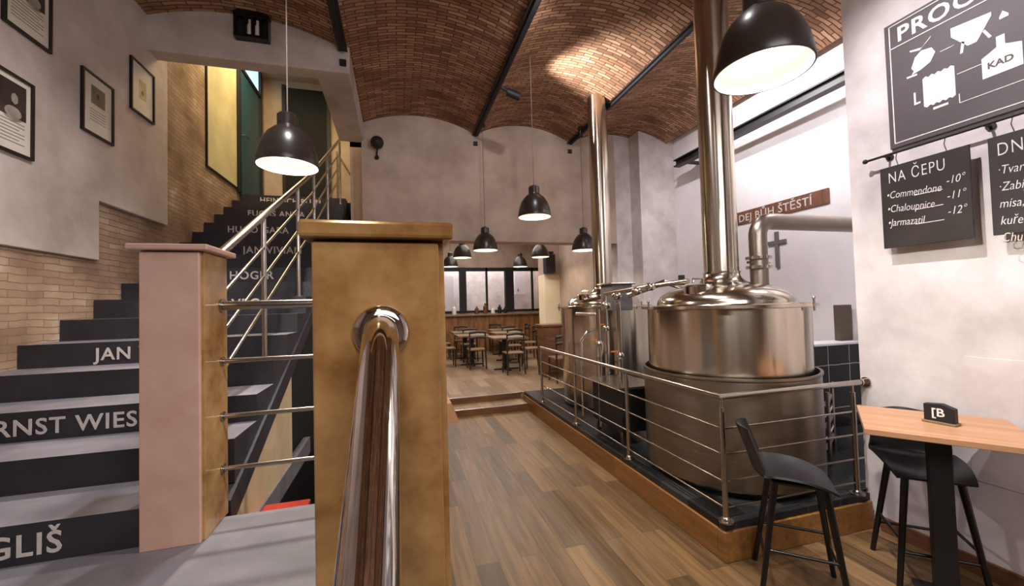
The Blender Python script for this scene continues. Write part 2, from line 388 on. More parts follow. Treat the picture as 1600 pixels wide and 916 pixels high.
# lintel over the stairs and the beam running back from it
struct('wall_lintel', MB().box(XL-.1, -.47, YA, 4.98, 4.29, 5.0).box(-.83, -.47, 4.9, YF+.1, 4.3, 5.0), m_plaster_l, bevel=.015)
struct('wall_stair_end', MB().box(XL-.1, .3, 8.6, 8.8, 0, 6.2), m_plaster_far)
struct('wall_stair_right', MB().box(-.3, -.1, 7.0, 8.7, 0, 6.2), m_plaster_far)
struct('ceiling_stair', MB().box(XL-.2, .3, 5.0, 8.8, 6.1, 6.25), m_plaster_far)
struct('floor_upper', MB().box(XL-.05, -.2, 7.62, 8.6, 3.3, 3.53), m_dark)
# stair side wall seen through the balustrade
cw = [(2.42, .475), (3.58, .475), (3.58, 1.19), (2.42, .66)]
struct('wall_stair_side', MB().prism([(-.86, y, z) for y, z in cw], (.045, 0, 0)), mottled('cream_plaster', (196, 176, 140), (214, 198, 164), 3, .85))
struct('baseboard_stair', MB().prism([(-.86, y, z) for y, z in [(2.45, .335), (4.2, .335), (4.2, .475), (2.45, .475)]], (.055, 0, 0)), m_tread)
struct('wall_understair', MB().prism([(-.93, y, z) for y, z in [(2.5, -.6), (6.3, -.6), (6.3, 2.2), (4.7, 1.5), (2.5, .45)]], (.05, 0, 0)).box(-.86, WELL, 6.3, 6.4, -.6, 2), m_dark)  # coloured near-black for the shade in the void under the stairs
# partition beside the stairwell with an oak capping
struct('wall_partition', MB().box(.06, .215, 2.02, 6.1, -.05, 1.09), m_plaster_l)
struct('trim_3', MB().prism([(.03, 2.0, 1.09), (.281, 2.0, 1.085), (.245, 2.0, 1.18), (.07, 2.0, 1.18)], (0, 4.1, 0)), m_table)
# hall beyond
struct('wall_hall_right', MB().box(3.95, 4.15, 7.0, 9.95, 0, 4.4).box(4.15, 5.4, 9.75, 9.95, 0, 4.4).box(5.2, 5.4, 9.95, 15.2, 0, 4.4), m_plaster_far)
struct('wall_hall_pier', MB().box(3.53, 3.95, 9.5, 9.95, .2, 2.38), mottled('lamplit_cream', (222, 208, 176), (232, 220, 192), 2, .7), bevel=.01)  # lower pier coloured pale for the lamp light falling on it
struct('wall_hall_pier_upper', MB().box(3.54, 3.95, 9.51, 9.95, 2.38, 4.4), m_plaster_far)
struct('wall_hall_left', MB().box(-.7, -.5, 7.0, 15.2, 0, 4.4), m_plaster_far)
struct('ceiling_hall', MB().box(-.7, 5.4, 7.0, 15.2, 4.3, 4.45), m_plaster_far)
struct('wall_hall_far', MB().box(-.7, 5.2, 13.5, 13.7, 2.93, 4.4).box(-.7, 5.2, 13.5, 13.7, .1, 1.46), m_plaster_far)
struct('wall_hall_behind', MB().box(-.7, 5.4, 15.0, 15.2, 0, 4.4), m_plaster)

def vault(name, x0, x1, y0, y1):
    n = 20; mb = MB(); a = (x1-x0)/2; R = (a*a+RISE*RISE)/(2*RISE); th = math.asin(a/R)
    xs = []; 
    for i in range(n+1):
        t = -th+2*th*i/n; xs.append(((x0+x1)/2+R*sin(t), ZS+RISE-R+R*cos(t), R*(t+th)))
    vs = []; 
    ny = 2
    for j in range(ny):
        for x, z, s_ in xs: vs.append((x, (y0, y1)[j], z))
    for x, z, s_ in xs: vs.append((x, y0, z+.15))
    for x, z, s_ in xs: vs.append((x, y1, z+.15))
    k = n+1; fs = []
    for i in range(n):
        fs += [(i, i+1, k+i+1, k+i), (2*k+i, 3*k+i, 3*k+i+1, 2*k+i+1), (i, 2*k+i, 2*k+i+1, i+1), (k+i, k+i+1, 3*k+i+1, 3*k+i)]
    fs += [(0, k, 3*k, 2*k), (n, 2*k+n, 3*k+n, k+n)]
    mb.add(vs, fs)
    o = struct(name, mb, m_brick, smooth=True)
    uvl = o.data.uv_layers.new(name='UVMap')
    for l in o.data.loops:
        v = l.vertex_index; uvl.data[l.index].uv = (xs[v % k][2], o.data.vertices[v].co.y)
    return o
vault('ceiling', XL-.2, BX[0], YB, YA+.05)
vault('ceiling_bay', BX[0], BX[1], YB, YF+.05)
vault('ceiling_bay', BX[1], BX[2], YB, YF+.05)
vault('ceiling_bay', BX[2], BX[3], YB, YF+.05)
vault('ceiling_bay', BX[3], BX[3]+1.7, 1.9, YF+.05)

# hall glazing
def window_hall():
    f = MB()
    f.box(-.5, 5.2, 13.46, 13.56, 2.82, 2.94).box(-.5, 5.2, 13.46, 13.56, 1.44, 1.5)
    for x0, x1 in ((.4, .6), (2.0, 2.22), (3.57, 3.86)): f.box(x0, x1, 13.4, 13.6, 1.46, 2.94)
    for x in (1.35, 2.93, 4.56, 4.97): f.box(x-.03, x+.03, 13.46, 13.56, 1.46, 2.94)
    r = struct('window_1', f, m_blackmat)
    p = MB().box(-.5, 5.19, 13.505, 13.515, 1.48, 2.85).build('pane', m_glass, r)
window_hall()
# doors at the head of the stairs
def doors():
    d = MB().box(XL-.05, XL+.0, 7.27, 8.25, 3.53, 5.55); d = struct('door_1', d, m_teal)
    MB().box(XL-.05, XL+.02, 7.2, 7.27, 3.53, 6.05).box(XL-.05, XL+.02, 8.25, 8.32, 3.53, 6.05).box(XL-.05, XL+.02, 7.27, 8.25, 5.55, 5.61).build('door_frame', m_blackmat, d)
    MB().box(XL-.05, XL-.02, 7.27, 8.25, 5.61, 6.05).build('transom', m_glow, d)
    MB().tube([(XL+.05, 7.38, 4.5), (XL+.05, 7.5, 4.5)], .012).tube([(XL, 7.38, 4.5), (XL+.05, 7.38, 4.5)], .012).build('door_handle', m_rail, d)
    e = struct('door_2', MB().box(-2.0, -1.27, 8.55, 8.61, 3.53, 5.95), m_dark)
    MB().box(-2.06, -2.0, 8.54, 8.62, 3.53, 6.0).box(-1.27, -1.21, 8.54, 8.62, 3.53, 6.0).build('door_frame', m_blackmat, e)
doors()

# ================================================================== BIG THINGS
# ---- staircase
RZ, TY, Y0, Z0 = .1547, .343, 2.05, .7
ys = [Y0+k*TY for k in range(8)]+[4.80, 5.13, 5.46, 5.77, 6.08, 6.39, 6.70, 7.01, 7.33]
zs = [Z0+RZ*(k+1) for k in range(8)]
for k in range(8, 17): zs.append(zs[-1]+(3.53-zs[7])/9)
ys.append(7.65)
stair = thing('staircase', 'dark staircase with white lettered risers climbing along the left wall', 'stairs', (-1.58, 2.05, .7))
words = {0: ('ENGLIŠ', -1.285, 'RIGHT'), 2: ('ERNST WIESNER', -2.06, 'LEFT'), 4: ('JAN VÍŠEK', -1.975, 'LEFT'), 6: ('MORAVEC', -1.19, 'RIGHT'), 8: ('HÖGER', -1.66, 'LEFT'),
         10: ('JAN VIVIAN', -1.12, 'RIGHT'), 12: ('HUGO GARA', -2.12, 'LEFT'), 14: ('FUCHS ANNA', -2.08, 'LEFT'), 16: ('HEINRICH BLUM', -2.1, 'LEFT')}
for k in range(17):
    xr = -1.02 if k == 0 else -.81
    zb = zs[k]-.22 if k else Z0
    mb = MB(); y1 = ys[k+1]+(.0 if k < 16 else .0)
    x0, y0, z1 = XL-.03, ys[k], zs[k]
    mb.box(x0, xr, y0+.003, y1+.003, zb, z1, 0)
    mb.m[-5] = 1                                          # the tread face
    st = mb.build('step', [m_riser, m_tread], stair)
    if k in words:
        t, x, al = words[k]
        text('lettering', t, .118, m_letter, st, (x, ys[k]-.0005, zs[k]-RZ+(.06 if k == 6 else .034)), (1, 0, 0), (0, 0, 1), al, .001, .96, .0018, 1.1)
sm = MB()
sl = [(2.3, .60), (4.79, 1.74), (7.62, 3.2), (7.62, 3.34), (4.79, 1.86), (2.3, .74)]
sm.prism([(-.84, y, z) for y, z in sl], (.045, 0, 0)); sm.build('stringer', m_riser, stair)

# ---- marble pillars
def pillar(name, label, x0, x1, y0, y1, z0, z1, cap, over, m_body, m_front):
    t = thing(name, label, 'pillar', ((x0+x1)/2, (y0+y1)/2, z0))
    MB().box(x0, x1, y0+.02, y1, z0, z1).build('shaft', m_body, t, bevel=.004)
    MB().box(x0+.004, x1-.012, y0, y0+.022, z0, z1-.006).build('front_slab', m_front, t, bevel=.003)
    MB().box(x0-over, x1+over, y0-over, y1+over, z1, z1+cap).build('cap', m_front, t, bevel=.006)
    return t
pillar('newel_pillar', 'tall pink and golden marble pillar at the foot of the stairs', -1.015, -.79, 2.0, 2.26, .7, 1.915, .025, .03, m_marble, m_pink_lit)  # front and cap tinted for the pink light on them
pillar('newel_pillar', 'polished golden marble pillar in the foreground holding the chrome handrail', -.137, .083, .72, .94, 0, 1.768, .029, .014, m_marble, m_marble)
# ---- chrome handrail
h = thing('handrail', 'thick chrome handrail sloping down from the golden pillar towards the viewer', 'handrail', (-.027, .72, 1.6))
a = Vector((-.027, .705, 1.612)); d = Vector((-.003, -.34, -.225)).normalized()
MB().tube([a+Vector((0, .015, 0)), a+Vector((0, -.01, -.002)), a+Vector((0, -.03, -.012))]+[a+Vector((0, -.03, -.012))+d*s for s in (.03, .5, 1.0, 1.7)], .0285, 28).build('rail', m_chrome, h, smooth=True)
fl = MB(); prof = [(0.0, 0), (.046, 0), (.046, .004), (.043, .009), (.036, .013), (.0285, .014)]
n = 36; vs_ = []; fs_ = []
for r, zz in prof:
    for j in range(n): vs_.append((-.027+r*cos(2*pi*j/n), .7195-zz, 1.61+r*sin(2*pi*j/n)))
for i in range(len(prof)-1):
    for j in range(n): fs_.append((i*n+j, i*n+(j+1) % n, (i+1)*n+(j+1) % n, (i+1)*n+j))
fl.add(vs_, fs_).build('flange', m_chrome, h, smooth=True)

# ---- balustrade between the two pillars
b = thing('balustrade', 'horizontal steel rails between the pink pillar and the golden pillar', 'railing', (-.45, 2.2, .7))
for z_, r_ in ((1.684, .021), (1.425, .0105), (1.172, .0105), (.932, .0105)):
    MB().tube([(-.792, 2.19, z_), (-.02, 2.19, z_)], r_, 14).build('rail', m_rail, b, smooth=True)
    fl = MB().tube([(-.789, 2.19, z_), (-.781, 2.19, z_)], r_+.012, 16).build('flange', m_rail, b, smooth=True)
MB().tube([(-.03, 2.19, .7), (-.03, 2.19, 1.7)], .018, 14).build('post', m_rail, b, smooth=True)

# ---- stair railing
s = thing('stair_railing', 'sloping steel stair railing rising behind the pink pillar', 'railing', (-.88, 2.4, .95))
hz = lambda y: 1.953+.495*(y-2.42)
MB().tube([(-.88, 2.27, hz(2.27)), (-.88, 4.8, hz(4.8)), (-.88, 7.3, hz(4.8)+(7.3-4.8)*.56)], .022, 14).build('handrail', m_rail, s, smooth=True)
for o_ in (.22, .42, .62):
    MB().tube([(-.88, 2.27, hz(2.27)-o_), (-.88, 4.8, hz(4.8)-o_), (-.88, 7.3, hz(4.8)+(7.3-4.8)*.56-o_)], .0105, 10).build('rail', m_rail, s, smooth=True)
for y_ in (3.15, 4.17, 4.95, 5.9, 7.2):
    k = max(i for i in range(17) if ys[i] <= y_)
    zt = hz(y_) if y_ < 4.8 else hz(4.8)+(y_-4.8)*.56
    MB().tube([(-.88, y_, zs[k]), (-.88, y_, zt-.015)], .017, 12).tube([(-.88, y_, zs[k]), (-.88, y_, zs[k]+.008)], .035, 16).build('post', m_rail, s, smooth=True)
u = thing('stair_railing', 'thin steel rail at the head of the stairs beside the far wall', 'railing', (-.7, 7.7, 3.53))
MB().tube([(-.98, 7.68, 3.53), (-.98, 7.68, 4.45)], .016, 12).build('post', m_rail, u, smooth=True)
MB().tube([(-.98, 7.68, 4.42), (-.5, 7.68, 3.6)], .016, 12).build('handrail', m_rail, u, smooth=True)

# ---- steel beams under the vaults
beam_lab = ['black steel ceiling beam over the stair lintel', 'black steel ceiling beam carrying the small track spotlight', 'black steel ceiling beam ending behind the far chimney']
for i, x in enumerate(BX[:3]):
    y1 = YA if i == 0 else YF
    t = thing('ceiling_beam', beam_lab[i], 'beam', (x, 3, ZS-.1), 'black beams under the brick vaults')
    MB().box(x-.05, x+.05, YB, y1, ZS-.03, ZS-.012).box(x-.008, x+.008, YB, y1, ZS-.012, ZS+.1).build('flange_beam', m_beam, t)
    MB().box(x-.018, x+.018, YB, y1-.05, ZS-.06, ZS-.03).build('track', m_blackmat, t)
    MB().box(x-.035, x+.035, y1-.03, y1, ZS-.2, ZS-.13).build('anchor_block', m_blackmat, t, bevel=.005)

# ---- brewing platform
pf = thing('brewery_platform', 'low oak edged platform with black slate tiles under the brewing kettles', 'platform', (3.4, 4.3, 0))
MB().box(1.94, XB-.01, 2.13+.07, 6.36, 0, .19).box(1.94, XR-.03, 2.13, 2.2, 0, .19).build('plinth', m_plinth, pf, bevel=.006)
MB().box(1.955, XB-.01, 2.2, 6.36, .191, .24).box(1.955, XR-.03, 2.145, 2.2, .191, .24).build('tile_floor', m_tile, pf, bevel=.004)

# ---- kettles
def kettle(label, cx, cy, r, skirt, zc):
    t = thing('brewing_kettle', label, 'kettle', (cx, cy, .24), 'stainless brewing kettles')
    zb = .26
    body = [(0.02, zb), (r-.01, zb), (r, zb+.02), (r, 1.575), (r+.012, 1.58)]
    MB().lathe(body+[(r-.02, 1.582)], (cx, cy, 0), 64).build('body', m_steel, t, smooth=True)
    MB().lathe([(r-.03, 1.582), (r+.05, 1.582), (r+.05, 1.604), (r-.03, 1.604)], (cx, cy, 0), 64, close=True).build('rim', m_steel, t, smooth=True)
    rd = r-.085; dome = [(rd+.01, 1.604), (rd+.002, 1.612)]
    for i in range(0, 13):
        q = i/12*pi/2*.8; dome.append((.17+(rd-.17)*cos(q)**.9, 1.616+.158*sin(q)))
    e_r, e_z = dome[-1]
    for q in range(1, 7):
        f_ = q/6; dome.append((e_r+(.139-e_r)*(1-(1-f_)**1.8), e_z+(1.875-e_z)*f_**1.7))
    MB().lathe(dome, (cx, cy, 0), 64).build('dome', m_dome, t, smooth=True)
    MB().lathe([(.133, 1.868), (.146, 1.868), (.146, 1.884), (.133, 1.884)], (cx, cy, 0), 40, close=True).build('collar', m_pipe, t, smooth=True)
    MB().lathe([(.137, 1.87), (.137, zc)], (cx, cy, 0), 40).build('chimney', m_steel, t, smooth=True)
    for q in range(3):
        a_ = radians(-190+q*120)
        x_, y_ = cx+(r+.045)*cos(a_), cy+(r+.045)*sin(a_)
        MB().tube([(x_, y_, 1.55), (x_, y_, 1.64)], .008, 8).ball((x_, y_, 1.645), .012, 8, 6).build('rim_clamp', m_pipe, t, smooth=True)
    for q in range(3 if not skirt else 0):
        a_ = radians(30+120*q)
        MB().tube([(cx+r*.8*cos(a_), cy+r*.8*sin(a_), .24), (cx+r*.8*cos(a_), cy+r*.8*sin(a_), zb+.02)], .035, 12).build('leg', m_pipe, t, smooth=True)
    if skirt:
        R_ = r+.045
        MB().lathe([(R_, .3), (R_, 1.06), (R_+.008, 1.07), (R_+.008, 1.085), (R_-.012, 1.085), (R_-.012, .3)], (cx, cy, 0), 64, close=True).build('skirt', m_steel_h, t, smooth=True)
        MB().lathe([(R_-.07, .24), (R_-.07, .31)], (cx, cy, 0), 48).build('base_ring', m_blackmat, t, smooth=True)
    # hinged manhole lid on the side of the dome
    a_ = radians(200); mx_, my_ = cx+.37*cos(a_), cy+.37*sin(a_)
    m_ = MB().lathe([(.0, 1.775), (.10, 1.77), (.115, 1.755), (.115, 1.69)], (mx_, my_, 0), 28)
    m_.tube([(mx_-.05, my_, 1.785), (mx_-.05, my_, 1.82), (mx_+.05, my_, 1.82), (mx_+.05, my_, 1.785)], .008, 8).build('manhole_lid', m_pipe, t, smooth=True)
    return t
k1 = kettle('large brewing kettle in front with a brushed outer skirt and thick chimney', 2.68, 2.86, .615, True, 4.72)
k2 = kettle('brewing kettle standing at the far end of the platform', 2.87, 5.3, .61, False, 4.66)
# vapour elbow of the front kettle
ev = MB().tube([(2.97, 2.75, 1.7), (2.97, 2.75, 2.18)]+arcpts((3.1, 2.75, 2.18), .13, pi, pi/2, 8, (1, 0, 0), (0, 0, 1))[1:]+[(4.98, 2.75, 2.31)], .07, 24)
ev.build('vapour_pipe', m_vapour, k1, smooth=True)
cl = MB()
for z_ in (1.9, 1.98): cl.lathe([(.068, z_), (.1, z_), (.1, z_+.025), (.068, z_+.025)], (2.97, 2.75, 0), 24, close=True)
cl.tube([(2.85, 2.75, 1.955), (3.09, 2.75, 1.955)], .01, 8).build('clamp_flange', m_pipe, k1, smooth=True)

# ---- piping and controls between the kettles
mf = thing('pipe_manifold', 'cluster of steel pipes and valves between the two kettles', 'pipes', (2.25, 4.0, .24))
def pipe(pts, r=.022, m=None): return MB().tube(pts, r, 12).build('pipe', m or m_pipe, mf, smooth=True)
pipe([(2.2, 3.75, .3), (2.2, 3.75, 1.66)]); pipe([(2.12, 4.05, .3), (2.12, 4.05, 1.58)]); pipe([(2.35, 4.3, .3), (2.35, 4.3, 1.75)])
pipe([(2.12, 4.05, 1.52), (2.12, 4.6, 1.52)], .02); pipe([(2.12, 4.05, .9), (2.45, 4.7, .9)], .02)
pipe([(2.35, 4.3, 1.75), (2.55, 3.9, 1.8), (2.62, 3.2, 1.83)], .024)
pipe([(2.9, 3.6, 1.78), (2.62, 3.55, 1.84), (2.42, 3.9, 1.72)], .03)
pipe([(2.05, 4.35, .35), (2.05, 4.35, 1.2), (2.2, 4.5, 1.3), (2.5, 4.9, 1.3)], .018)
for x_, y_, z_ in ((2.2, 3.75, 1.1), (2.12, 4.05, 1.2), (2.35, 4.3, 1.35)):
    v_ = MB().ball((x_, y_, z_), .04, 12, 8).build('valve', m_pipe, mf, smooth=True)
    MB().box(x_-.1, x_-.02, y_-.012, y_+.012, z_+.035, z_+.05).build('valve_handle', m_valve, v_, bevel=.004)
for x_, y_, z_ in ((2.3, 3.95, 1.72), (2.42, 3.75, 1.76), (2.5, 3.62, 1.8), (2.25, 4.1, 1.62)):
    MB().ball((x_, y_, z_), .055, 14, 8, (1, 1, .8)).build('gauge', m_pipe, mf, smooth=True)
MB().tube([(2.72, 3.42, 1.8), (2.72, 3.42, 1.9)], .03, 14).build('valve_knob', m_blackmat, mf, smooth=True)
pu = thing('pump_unit', 'low steel pump cabinet on the platform between the kettles', 'pump', (2.3, 3.85, .24))
MB().box(2.1, 2.5, 3.58, 4.2, .36, .78).build('cabinet', m_blackmat, pu, bevel=.01)
MB().box(2.06, 2.54, 3.56, 4.24, .78, .81).build('lid', m_rail, pu, bevel=.004)
for x_ in (2.14, 2.46):
    for y_ in (3.63, 4.15): MB().box(x_-.02, x_+.02, y_-.02, y_+.02, .24, .36).build('foot', m_rail, pu)
cb = thing('control_box', 'steel control box on a stand between the kettles', 'control box', (2.62, 4.45, .24))
MB().box(2.45, 2.72, 4.3, 4.6, 1.55, 1.86).build('box', m_iron, cb, bevel=.01)
MB().box(2.42, 2.75, 4.27, 4.63, 1.86, 1.88).build('lid', m_rail, cb, bevel=.004)
MB().box(2.55, 2.61, 4.42, 4.48, .24, 1.55).build('stand', m_rail, cb)

# ---- black tiled low wall and brown box in the recess
tw = MB().box(4.2, XB-.02, 3.3, 3.5, .24, 1.12)
tw = tw.build('tiled_wall', m_tilewall, None, bevel=.004)
uvl = tw.data.uv_layers.new(name='UVMap')
for l in tw.data.loops:
    c_ = tw.data.vertices[l.vertex_index].co; uvl.data[l.index].uv = (c_.x+c_.y, c_.z)
tag(tw, 'low black tiled wall with white grout behind the front kettle', 'wall')
MB().box(4.18, XB-.01, 3.28, 3.52, 1.12, 1.145).build('ledge', m_whiteboard, tw, bevel=.004)
bx = MB().box(4.78, 4.97, 3.40, 3.47, 1.146, 1.55).build('metal_box', m_boiler, None, bevel=.008)
tag(bx, 'brown metal box standing on the black tiled wall', 'box')
rk = thing('pipe_rack', 'dark rack of steel hoses low down beside the railing post', 'rack', (3.7, 2.75, .24))
MB().box(3.62, 3.95, 2.95, 3.2, .24, .78).build('frame_back', m_blackmat, rk)
for i in range(5):
    z_ = .36+i*.09; MB().tube([(3.42, 2.6, z_), (3.7, 2.75, z_+.03), (3.95, 2.93, z_-.01)], .016, 10).build('hose', m_pipe if i % 2 else m_iron, rk, smooth=True)
for x_, y_ in ((3.44, 2.58), (3.93, 2.9)): MB().tube([(x_, y_, .24), (x_, y_, .85)], .014, 10).build('post', m_rail, rk, smooth=True)

# ---- railing round the platform
pr_ = thing('platform_railing', 'steel railing with thin horizontal rods around the brewing platform', 'railing', (2.0, 3.9, .24))
C0, CE, CR = Vector((1.98, 2.16, 0)), Vector((1.98, 5.55, 0)), Vector((3.2, 2.16, 0))
Z = lambda v, z: (v.x, v.y, z)
MB().tube([Z(CE, 1.025), Z(C0, 1.025), Z(CR, 1.025)], .019, 14).build('handrail', m_rail, pr_, smooth=True)
for z_ in (.823, .659, .488, .324): MB().tube([Z(CE, z_), Z(C0, z_), Z(CR, z_)], .0065, 10).build('rod', m_rail, pr_, smooth=True)
for p in (C0, Vector((1.98, 3.28, 0)), Vector((1.98, 4.4, 0)), CE, Vector((3.12, 2.16, 0))):
    MB().tube([Z(p, .24), Z(p, .96)], .017, 14).tube([Z(p, .95), Z(p, 1.02)], .009, 10).tube([Z(p, .24), Z(p, .25)], .045, 20).ball(Z(p, .25), .028, 12, 6).build('post', m_rail, pr_, smooth=True)
MB().tube([Z(CR, 1.025), (XR-.001, 2.16, 1.025)], .024, 14).tube([(XR-.012, 2.15, 1.025), (XR-.001, 2.15, 1.025)], .035, 20).build('wall_flange', m_chrome, pr_, smooth=True)

# ---- pendant lamps
def lamp_proto():
    t = thing('pendant_lamp', '', 'lamp', (0, 0, 0))
    outer = [(.2, 0), (.202, .006), (.196, .05), (.184, .11), (.163, .17), (.13, .225), (.092, .262), (.068, .277), (.066, .285)]
    o_in = [(r-.004, z) for r, z in outer]
    MB().lathe(outer+list(reversed(o_in)), (0, 0, 0), 48, close=True).build('shade', m_shade, t, smooth=True)
    i_in = [(r-.0055, z+.001) for r, z in outer[:-1]]; i_2 = [(r-.0075, z+.001) for r, z in outer[:-1]]
    MB().lathe(i_in+list(reversed(i_2)), (0, 0, 0), 48, close=True).build('shade_lining', m_lining, t, smooth=True)
    MB().lathe([(.066, .28), (.066, .36), (.055, .372), (.03, .378), (.012, .39)], (0, 0, 0), 32).build('cap', m_shade, t, smooth=True)
    MB().ball((0, 0, .12), .048, 20, 12, (1, 1, 1.15)).build('bulb', m_bulb, t, smooth=True)
    return t
lp = lamp_proto()
lamps = [  # x, y, z of the rim, ceiling z, power, colour, tilt, label
    (-.72, 3.13, 2.66, 4.72, 60, (1, .92, .82), 'black pendant lamp on a long cord hanging in front of the staircase'),
    (1.60, 1.42, 2.665, 4.76, 80, (1, .93, .84), 'largest black pendant lamp, hanging nearest over the front kettle'),
    (1.61, 4.60, 2.70, 4.76, 30, WARM, 'black pendant lamp against the plain far wall above the hall opening'),
    (1.384, 6.4, 2.542, 4.74, 25, WARM, 'black pendant lamp just before the hall opening, left of centre'),
    (1.37, 8.72, 2.70, 4.3, 20, WARM, 'small black pendant lamp in the hall right of the golden pillar cap'),
    (1.36, 10.7, 2.70, 4.3, 20, WARM, 'tiny black pendant lamp in the hall half hidden by the golden pillar'),
    (3.28, 10.7, 2.70, 4.3, 20, WARM, 'tiny black pendant lamp in the hall in front of the dark window post'),
    (3.09, 8.52, 2.70, 4.3, 20, WARM, 'small black pendant lamp in the hall beside the black wall speaker'),
    (2.99, 6.12, 2.52, 4.45, 25, WARM, 'black pendant lamp beside the chimney of the far kettle')]
for i, (x, y, z_, zc, pw, c, lb) in enumerate(lamps):
    t = lp if i == 0 else copy_tree(lp)
    t.location = (x, y, z_); t['label'] = lb; t['group'] = 'black pendant lamps'
    cd_ = MB().tube([(x, y, z_+.385), (x, y, zc-.001)], .0045, 8).build('cord', m_cord, t, smooth=True)
    MB().lathe([(.045, zc-.03), (.045, zc-.001)], (x, y, 0), 20).build('ceiling_rose', m_blackmat, t, smooth=True)
    l = bpy.data.lights.new('bulb_light', 'SPOT'); l.energy = pw*1.6; l.color = c; l.shadow_soft_size = .05; l.spot_size = radians(165); l.spot_blend = .5
    lo = bpy.data.objects.new('bulb_light', l); col.objects.link(lo); lo.location = (x, y, z_+.055)

# ================================================================== FURNITURE
def ax(a): return Vector((cos(a), sin(a), 0)), Vector((-sin(a), cos(a), 0))
# ---- bar table
tc = Vector((2.813, 1.525, 0)); e1 = Vector((.602, -.799, 0)); e2 = Vector((.799, .602, 0))
tb = thing('bar_table', 'oak topped bar table on a black column beside the right wall', 'table', tc)
MB().obox((2.813, 1.525, .925), e1*.318, e2*.297, Vector((0, 0, .0155))).build('table_top', m_table, tb, bevel=.003)
MB().obox((2.813, 1.525, .46), e1*.046, e2*.046, Vector((0, 0, .449))).build('column', m_blackmat, tb, bevel=.004)
MB().obox((2.813, 1.525, .904), e1*.2, e2*.16, Vector((0, 0, .005))).build('mounting_plate', m_blackmat, tb)
MB().obox((2.813, 1.525, .007), e1*.12, e2*.12, Vector((0, 0, .006))).build('foot_plate', m_blackmat, tb, bevel=.002)
# ---- card holder with the house mark
cx_ = Vector((2.842, 1.522, .9408)); ca, cb_ = e1, e2
ch = thing('card_holder', 'small black table card holder with a white letter mark on the oak table', 'card holder', cx_)
fc = -(Vector((2.842, 1.522, 0))).normalized(); fs2 = Vector((-fc.y, fc.x, 0))     # faces the room
fc = (fc+fs2*-.35).normalized(); fs2 = Vector((-fc.y, fc.x, 0)); sd = -fs2
U3 = Vector((0, 0, 1))
def P(a, b_, c): return cx_+fs2*a+fc*b_+U3*c
bk = MB().prism([P(-.062, .02, .012), P(.062, .02, .012), P(.062, .02, .088), P(.01, .02, .108), P(-.062, .02, .1)], -fc*.04)
bk.build('panel', m_blackmat, ch, bevel=.002)
MB().obox(P(0, 0, .006), fs2*.068, fc*.034, U3*.0055).build('wooden_base', m_tabletop, ch, bevel=.002)
tx = fs2 if (fs2.cross(U3)).dot(fc) > 0 else -fs2
text('lettering', 'B', .062, m_chalk, ch, P(0, .0208, .04)+tx*.006, tx, U3, 'CENTER', .0004, 1, .001)
text('lettering_mark', '[', .06, m_chalk, ch, P(0, .0208, .04)-tx*.022, tx, U3, 'CENTER', .0004, 1, .001)
